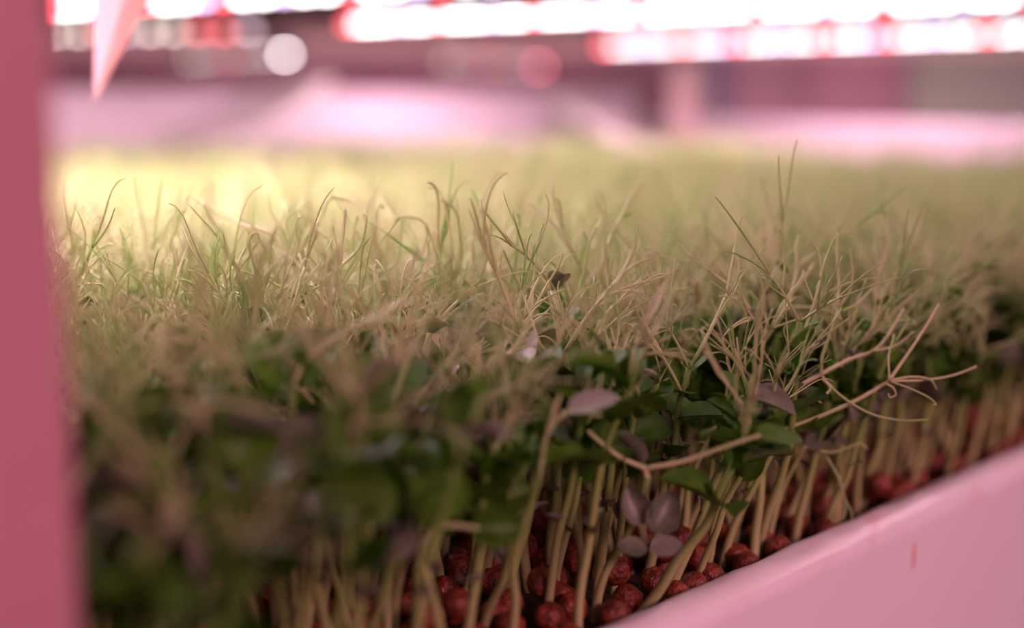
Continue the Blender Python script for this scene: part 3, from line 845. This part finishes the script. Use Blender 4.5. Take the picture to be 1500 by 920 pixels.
# the uncountable rest of the bed: one object, points that carry whole shoots
def joined(vi):
    st, te, le = VAR[vi][3][0], VAR[vi][3][1], VAR[vi][2]
    mb = MB(); mb.add(st.v, st.f, 0)
    for t in te: mb.add(t.v, t.f, 1)
    for li, M in le:
        me = LEAVES[li]
        mb.add([M @ v.co for v in me.vertices], [tuple(p.vertices) for p in me.polygons], 2 if li < 9 else 3)
    return bpy.data.objects.new('pea_shoot_source', mb.mesh('pea_shoot_source', [M_STEM, M_TEN, M_LEAF, M_DUSK]))
NJ = 9
src = [joined(i) for i in range(NJ)]
me = bpy.data.meshes.new('pea_canopy'); me.from_pydata([(p[0], p[1], 0.0) for p in rest], [], [])
for nm, typ in (('rot', 'FLOAT_VECTOR'), ('scl', 'FLOAT'), ('idx', 'INT')): me.attributes.new(nm, typ, 'POINT')
n = len(rest)
me.attributes['rot'].data.foreach_set('vector', [c for _ in range(n) for c in (U(-.14, .14), U(-.14, .14), U(0, 6.28))])
me.attributes['scl'].data.foreach_set('value', [U(0.86, 1.12) for _ in range(n)])
me.attributes['idx'].data.foreach_set('value', [rnd.randrange(NJ) for _ in range(n)])
canopy = link('pea_canopy', me)
tag(canopy, 'dense mass of pea shoots filling the bed behind the front rows', 'seedlings', kind='stuff')
ng = bpy.data.node_groups.new('shoot_scatter', 'GeometryNodeTree')
ng.interface.new_socket('Geometry', in_out='INPUT', socket_type='NodeSocketGeometry')
ng.interface.new_socket('Geometry', in_out='OUTPUT', socket_type='NodeSocketGeometry')
gi, go = ng.nodes.new('NodeGroupInput'), ng.nodes.new('NodeGroupOutput')
jn = ng.nodes.new('GeometryNodeGeometryToInstance')
for s in reversed(src):
    oi = ng.nodes.new('GeometryNodeObjectInfo'); oi.inputs['Object'].default_value = s; oi.inputs['As Instance'].default_value = False
    ng.links.new(oi.outputs['Geometry'], jn.inputs[0])
ip = ng.nodes.new('GeometryNodeInstanceOnPoints'); ip.inputs['Pick Instance'].default_value = True
def attr(nm, typ):
    a = ng.nodes.new('GeometryNodeInputNamedAttribute'); a.data_type = typ; a.inputs['Name'].default_value = nm
    return a.outputs['Attribute']
ng.links.new(gi.outputs[0], ip.inputs['Points']); ng.links.new(jn.outputs[0], ip.inputs['Instance'])
e2r = ng.nodes.new('FunctionNodeEulerToRotation')
ng.links.new(attr('rot', 'FLOAT_VECTOR'), e2r.inputs[0]); ng.links.new(e2r.outputs[0], ip.inputs['Rotation'])
ng.links.new(attr('scl', 'FLOAT'), ip.inputs['Scale']); ng.links.new(attr('idx', 'INT'), ip.inputs['Instance Index'])
ng.links.new(ip.outputs[0], go.inputs[0])
canopy.modifiers.new('scatter', 'NODES').node_group = ng

# ------------------------------------------------------------------ the swollen seeds on the bed
def pea_mesh(seed, rad=0.0046):
    r = random.Random(seed); mb = MB(); nu, nv = 12, 8; v, f = [], []
    off = Vector((seed * 3.1, 0, 0))
    for j in range(1, nv):
        th = PI * j / nv
        for i in range(nu):
            a = 2 * PI * i / nu
            d = Vector((math.sin(th) * math.cos(a), math.sin(th) * math.sin(a), math.cos(th)))
            v.append(d * rad * (1 + 0.10 * noise.noise(d * 1.6 + off) - (0.10 if abs(a - PI) < 0.3 and j in (3, 4, 5) else 0)))
    v += [Vector((0, 0, rad * 0.97)), Vector((0, 0, -rad * 0.95))]
    for j in range(nv - 2):
        for i in range(nu):
            i2 = (i + 1) % nu; f.append((j * nu + i, (j + 1) * nu + i, (j + 1) * nu + i2, j * nu + i2))
    A, B = len(v) - 2, len(v) - 1
    for i in range(nu):
        i2 = (i + 1) % nu; f.append((A, i, i2)); f.append((B, (nv - 2) * nu + i2, (nv - 2) * nu + i))
    mb.add(v, f); return mb
PEAB = [pea_mesh(i) for i in range(6)]
PEAS = [b.mesh('pea_seed', M_PEA) for b in PEAB]
stems = {}
for p in cand: stems.setdefault((int(p[0] // .01), int(p[1] // .01)), []).append(p)
seeds = []; sg = {}
def seed_ok(p, z):
    cx, cy = int(p[0] // .01), int(p[1] // .01)
    for dx in (-1, 0, 1):
        for dy in (-1, 0, 1):
            for q in sg.get((cx + dx, cy + dy), ()):
                if (q[0] - p[0]) ** 2 + (q[1] - p[1]) ** 2 + (q[2] - z) ** 2 < 0.0088 ** 2: return False
            if z < 0.02:
                for q in stems.get((cx + dx, cy + dy), ()):
                    if (q[0] - p[0]) ** 2 + (q[1] - p[1]) ** 2 < 0.0046 ** 2: return False
    return True
for z, tries in ((0.0042, 7000), (0.0108, 2500)):
    for _ in range(tries):
        p = (U(-0.12, 0.30), U(0.28, 0.66)); v_ = uv_of(p)[1]
        if not (0.0035 < v_ < 0.17) or not seed_ok(p, z): continue
        if (z > 0.006 and rnd.random() < 0.8) or (uv_of(p)[0] > 0.10 and rnd.random() < 0.45): continue
        x, y, d = to_px((p[0], p[1], z))
        if not (60 < x < 1520): continue
        q = (p[0], p[1], z + U(-.0006, .0006)); seeds.append(q); sg.setdefault((int(p[0] // .01), int(p[1] // .01)), []).append(q)
seeds.sort(key=lambda q: uv_of(q)[1] * 1.6 + q[1] * 0.4 - q[2] * 3)
def seed_rot(): return (U(0, 6.28), U(0, 6.28), U(0, 6.28))
NS = 170
def seed_zone(q):
    x, y, d = to_px(q); v_ = uv_of(q)[1]
    row = 'close behind the white rim' if v_ < 0.03 else ('one stem row back' if v_ < 0.05 else 'deep among the stems')
    i = next(k for k, c in enumerate([450, 620, 760, 860, 960, 1080, 1220, 1360, 9999]) if x < c)
    col = ['in the lower left', 'left of the arched leaf', 'below the arched leaf', 'below the centre stems', 'left of paired-leaf shoot', 'right of paired-leaf shoot', 'below the leaning shoots', 'below the drooping fork', 'toward the right border'][i]
    return row, col
slab_of = ordinals(seeds[:NS], lambda q: 'red-brown pea seed ' + ', '.join(seed_zone(q)), lambda q: to_px(q)[0], 'pea seed')
for q in seeds[:NS]:
    o = link('pea_seed', rnd.choice(PEAS)); o.location = q; o.rotation_euler = seed_rot()
    row, col = seed_zone(q)
    tag(o, slab_of[q], 'seed', 'pea seeds ' + row + ', ' + col)
mb = MB()
from mathutils import Euler
for q in seeds[NS:]:
    b = rnd.choice(PEAB); M = Matrix.Translation(q) @ Euler(seed_rot()).to_matrix().to_4x4()
    mb.add([M @ v for v in (Vector(c) for c in b.v)], b.f)
so = link('seed_bed', mb.mesh('seed_bed', M_PEA)); tag(so, 'layer of red-brown pea seeds hidden deep among the stems', 'seeds', kind='stuff')
print('individual', len(indiv), 'heroes', len(heroes), 'rest', len(rest), 'seeds', len(seeds), 'near', NEAR_N)
